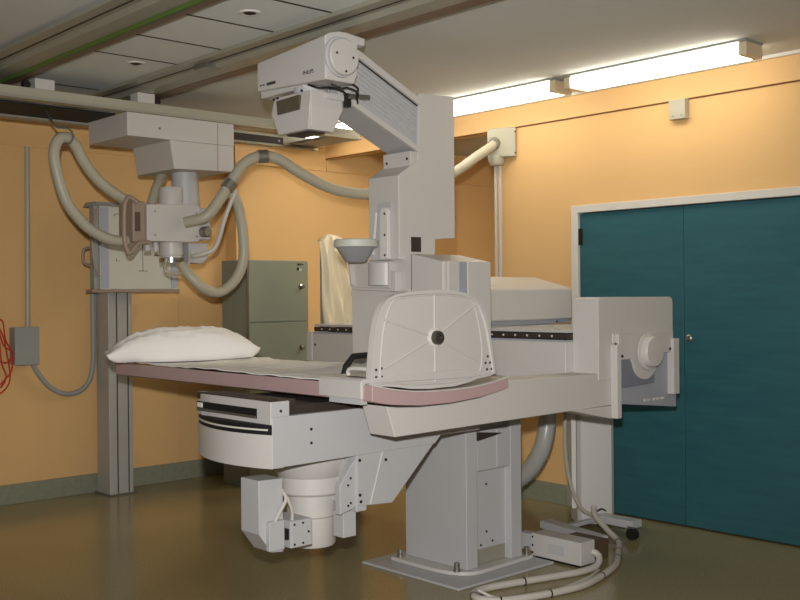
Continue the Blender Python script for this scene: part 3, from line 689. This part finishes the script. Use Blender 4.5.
obj('collimator_window', PR([(4.20, 2.348), (4.208, 2.418), (4.02, 2.424), (4.018, 2.352)], 'x', 3.016, 3.03), 'glass', co)
obj('collimator_lens', BX(3.06, 3.16, 4.0, 4.18, 2.244, 2.254), 'brown', co)
obj('corner_bead', BX(3.028, 3.034, 3.943, 3.948, 2.26, 2.44), 'frame', co)
obj('bumper_bar', BX(3.12, 3.235, 3.935, 3.955, 2.405, 2.435), 'paint', co, bevel=.003)
obj('head_neck', LA((3.11, 4.05, 2.436), [(.085, 0), (.085, .03)], 32), 'paint2', hd)
dots(co, 'screw', [(3.02, 4.23, 2.43), (3.02, 4.20, 2.433), (3.02, 4.0, 2.44)], 'x', .006, .006)
for P in ([(3.07, 3.84, 2.455), (3.12, 3.82, 2.438), (3.18, 3.85, 2.452), (3.22, 3.82, 2.43), (3.25, 3.86, 2.40)],
          [(3.02, 3.95, 2.462), (3.04, 3.89, 2.44), (3.10, 3.87, 2.446), (3.17, 3.86, 2.43), (3.21, 3.88, 2.41)],
          [(3.20, 3.90, 2.50), (3.245, 3.85, 2.46), (3.22, 3.83, 2.42), (3.245, 3.85, 2.385)]):
    obj('black_cable', TB(P, .0045, 8, step=.01), 'black', hd)
obj('side_handle', TB([(3.20, 3.86, 2.415), (3.31, 3.84, 2.42)], .011, 12, smooth=False), 'steel', hd)
obj('handle_clamp', BX(3.228, 3.25, 3.905, 3.94, 2.375, 2.44), 'black', hd)

# ------------------------------------------------------------------ linen
def trough(x):
    for (xa, za), (xb, zb) in zip(tt, tt[1:]):
        if xa <= x <= xb: return za+(zb-za)*(x-xa)/(xb-xa)
    return tt[0][1] if x < tt[0][0] else tt[-1][1]
bm = bmesh.new(); NU, NV = 50, 110; gr = []
for j in range(NV+1):
    row = []
    for i in range(NU+1):
        u, v = i/NU, j/NV
        y = 3.545+1.86*v
        xl = 2.758+.012*noise.noise(Vector((0, y*4, 3))); xh = 3.54+.03*noise.noise(Vector((5, y*5, 1)))
        x = xl+(xh-xl)*u
        w = .009*noise.noise(Vector((x*5, y*2.2, 0)))+.013*abs(noise.noise(Vector((x*3+y*2.5, y*6, 7))))
        z = trough(x)*.25+1.076*.75+.004+max(w*.8, -.002)
        row.append(bm.verts.new((x, y, z)))
    gr.append(row)
for j in range(NV):
    for i in range(NU): bm.faces.new((gr[j][i], gr[j][i+1], gr[j+1][i+1], gr[j+1][i]))
sh = obj('bed_sheet', bm, 'linen', sharp=180)
so = sh.modifiers.new('solid', 'SOLIDIFY'); so.thickness = .004; so.offset = 1
tag(sh, 'creased white sheet spread along the narrow mauve-edged table top', 'sheet')

bm = bmesh.new(); N1, N2 = 60, 36
pc = Vector((3.12, 5.29, 1.138)); hx, hy = .50, .175
tops, bots = [], []
for j in range(N2+1):
    rt, rb = [], []
    for i in range(N1+1):
        u = -1+2*i/N1; v = -1+2*j/N2
        pin = 1-.10*(1-abs(u)**2.5)*abs(v)**3 if False else 1
        x = hx*u*(1-.10*(1-v*v))*1.0; y = hy*v*(1-.13*(1-u*u)*1.0)
        # pinched edges: sides bow inwards, corners stay pointed
        x = hx*u*(1-.07*(1-abs(v)**2)*abs(u)**3); y = hy*v*(1-.12*(1-abs(u)**2)*abs(v)**3)
        x += .45*y
        prof = max(0, (1-abs(u)**2.7))**.85*max(0, (1-abs(v)**2.8))**.5
        wr = .016*noise.noise(Vector((u*3.2+v*1.5, v*6, 2)))*(.3+prof)+.008*noise.noise(Vector((u*12, v*3, 5)))
        tip = max(0, abs(u)-.55)/.45
        crease = .012*tip*math.sin(v*11+u*3)*(1-abs(v))
        edge = (i in (0, N1) or j in (0, N2))
        ez = pc.z-.022*(1-u*u)
        top = ez+(.150*prof+(wr+crease)*min(1, prof*3))
        xx = pc.x+x
        zb = max(trough(xx), 1.0)*.25+1.076*.75+.016 if 2.75 < xx < 3.58 else 1.094
        bot = ez+(min(zb, ez-.002)-ez)*min(1, prof*5)**.5
        a = bm.verts.new((xx, pc.y+y, ez if edge else max(top, ez+.002))); rt.append(a)
        rb.append(a if edge else bm.verts.new((xx, pc.y+y, bot)))
    tops.append(rt); bots.append(rb)
for j in range(N2):
    for i in range(N1):
        bm.faces.new((tops[j][i], tops[j][i+1], tops[j+1][i+1], tops[j+1][i]))
        q = (bots[j][i], bots[j+1][i], bots[j+1][i+1], bots[j][i+1])
        try: bm.faces.new(q)
        except ValueError: pass
pw = obj('pillow', bm, 'linen', sharp=180)
tag(pw, 'plump white pillow lying across the far end of the table', 'pillow')

# ------------------------------------------------------------------ things on the floor at the right
t = thing('wheeled_stand', 'white column on castored legs standing behind the end box', 'stand', (5.15, 3.85, 0))
ang = math.radians(-37)
def rotp(P, c=(5.2, 3.93)):
    return [(c[0]+x*math.cos(ang)-y*math.sin(ang), c[1]+x*math.sin(ang)+y*math.cos(ang)) for x, y in P]
obj('column', PR(rotp([(-.118, -.06), (-.10, -.085), (.0, -.10), (.09, -.09), (.112, -.06), (.112, .09), (-.118, .09)]), 'z', .03, .86), 'paint', t, bevel=.004)
obj('column_edge', PR(rotp([(-.150, -.05), (-.120, -.05), (-.120, .06), (-.150, .06)]), 'z', .12, .85), 'frame', t, bevel=.003)
obj('base_bar', PR([(4.74, 3.98), (4.64, 3.48), (4.72, 3.465), (4.83, 3.97)], 'z', .05, .095), 'paint2', t, bevel=.006)
obj('cross_bar', BX(4.77, 5.12, 3.82, 3.86, .055, .08), 'paint2', t, bevel=.006)
obj('base_bar', BX(5.08, 5.18, 3.56, 3.84, .055, .10), 'paint2', t, bevel=.006)
def castor(x, y):
    c = obj('castor', LA((x, y, .034), [(.010, -.02), (.034, -.018), (.034, .018), (.010, .02)], 24, 'x'), 'black', t)
    obj('castor_fork', BX(x-.008, x+.008, y-.01, y+.03, .034, .075), 'steel', c)
for q in ((5.06, 3.545), (4.79, 3.92)): castor(*q)
obj('black_tie', TB([(5.06, 3.80, .13), (5.08, 3.78, .145), (5.11, 3.77, .13)], .005, 8), 'black', t)

t = thing('floor_control_box', 'low cream cable box on the floor beside the pedestal', 'cable box', (4.385, 3.58, 0))
b = obj('box_body', BX(4.335, 4.455, 3.36, 3.70, .012, .135), 'paint', t, bevel=.004)
obj('box_feet', BX(4.345, 4.44, 3.38, 3.68, 0, .012), 'black', t)
obj('label_plate', BX(4.3325, 4.336, 3.47, 3.58, .045, .095), 'paint2', b, bevel=.001)
obj('connector', BX(4.34, 4.41, 3.70, 3.80, .03, .125), 'paint2', b, bevel=.01)
dots(b, 'screw', [(4.335, 3.69, .115), (4.335, 3.69, .07), (4.335, 3.69, .03)], 'x', .006, .003)
bx = obj('wooden_block', PR([(4.47, 3.40), (4.63, 3.40), (4.63, 3.62), (4.47, 3.62)], 'z', 0, .105), 'wood', bevel=.003)
tag(bx, 'dark brown wooden block on the floor behind the cream cable box', 'block')

P = [(4.42, 3.352, .08), (4.43, 3.315, .06), (4.37, 3.285, .025), (4.25, 3.285, .018), (4.106, 3.316, .018), (3.893, 3.372, .018), (3.695, 3.418, .018), (3.593, 3.415, .018), (3.535, 3.375, .018), (3.52, 3.311, .018), (3.571, 3.235, .018),
     (3.662, 3.197, .018), (3.825, 3.151, .018), (4.035, 3.125, .018), (4.251, 3.165, .018), (4.456, 3.235, .018), (4.60, 3.32, .018), (4.72, 3.40, .020), (4.86, 3.50, .03), (4.93, 3.62, .06), (4.98, 3.75, .12), (5.03, 3.80, .16)]
fc = obj('floor_cable_bundle', TB(P, .018, 12, 0, .02), 'cable')
tag(fc, 'thick bundle of white cables looping over the floor in front of the pedestal', 'cable')
for i in (5, 8, 10, 12, 14, 16, 17, 18):
    a = Vector(P[i]); d = (Vector(P[i+1])-Vector(P[i-1])).normalized()
    obj('cable_tie', TB([a-d*.004, a+d*.004], .0195, 12, smooth=False), 'black', fc)
f2 = obj('thin_floor_cable', TB([(3.56, 3.37, .041), (3.60, 3.30, .012), (3.66, 3.25, .009), (3.80, 3.205, .009), (3.98, 3.185, .009), (4.2, 3.21, .009), (4.35, 3.26, .009)], .008, 8), 'cable')
tag(f2, 'thin white cable lying inside the loop of the thick cable bundle', 'cable')
dh = obj('duct_hose', TB([(5.155, 4.22, .98), (5.155, 4.25, .80), (5.145, 4.25, .62), (5.10, 4.25, .47), (5.0, 4.25, .36), (4.88, 4.25, .30), (4.74, 4.25, .27), (4.6, 4.25, .20), (4.52, 4.26, .06), (4.51, 4.27, .0)], .057, 20, .03, .016), 'hosed')
tag(dh, 'thick grey corrugated duct hose curving down behind the pedestal', 'hose')
tc = obj('hanging_cable', TB([(4.932, 3.93, .80), (4.926, 3.93, .5), (4.94, 3.90, .287), (4.985, 3.86, .151), (5.04, 3.83, .11), (5.06, 3.82, .10)], .012, 8), 'hose')
tag(tc, 'grey cable hanging down beside the wheeled stand', 'cable')

# ------------------------------------------------------------------ camera
th, pi_, ro = math.radians(42.374), math.radians(-.309), math.radians(-.528)
w0 = Vector((math.sin(th), math.cos(th), 0)); r0 = Vector((math.cos(th), -math.sin(th), 0)); u0 = Vector((0, 0, 1))
w = w0*math.cos(pi_)+u0*math.sin(pi_); u = -w0*math.sin(pi_)+u0*math.cos(pi_)
r = r0*math.cos(ro)+u*math.sin(ro); u = -r0*math.sin(ro)+u*math.cos(ro)
cam = bpy.data.cameras.new('camera'); cam.lens = 1030.5/800*36; cam.sensor_width = 36; cam.clip_start = .05
co_ = bpy.data.objects.new('camera', cam); COL.objects.link(co_)
mt = Matrix((r, u, -w)).transposed().to_4x4(); mt.translation = Vector((0, 0, 1.45))
co_.matrix_world = mt; S.camera = co_

# ------------------------------------------------------------------ light: camera flash, room fittings, dim surroundings
fl = bpy.data.lights.new('camera_flash', 'SPOT'); fl.shadow_soft_size = .04; fl.energy = 840; fl.color = (1.0, .985, .96)
fl.spot_size = math.radians(84); fl.spot_blend = 1.0
fo = bpy.data.objects.new('camera_flash', fl); COL.objects.link(fo)
fo.location = (-.02, .02, 1.67); fo.rotation_euler = Vector((3.6, 4.0, 0.05)).to_track_quat('-Z', 'Y').to_euler()
wd = bpy.data.worlds.new('world'); S.world = wd; wd.use_nodes = True
bg = wd.node_tree.nodes['Background']; bg.inputs['Color'].default_value = (1.0, .97, .93, 1); bg.inputs['Strength'].default_value = .2

S.view_settings.view_transform = 'Standard'; S.view_settings.look = 'None'
S.view_settings.gamma = 1; S.view_settings.use_curve_mapping = False
S.view_settings.exposure = -.13
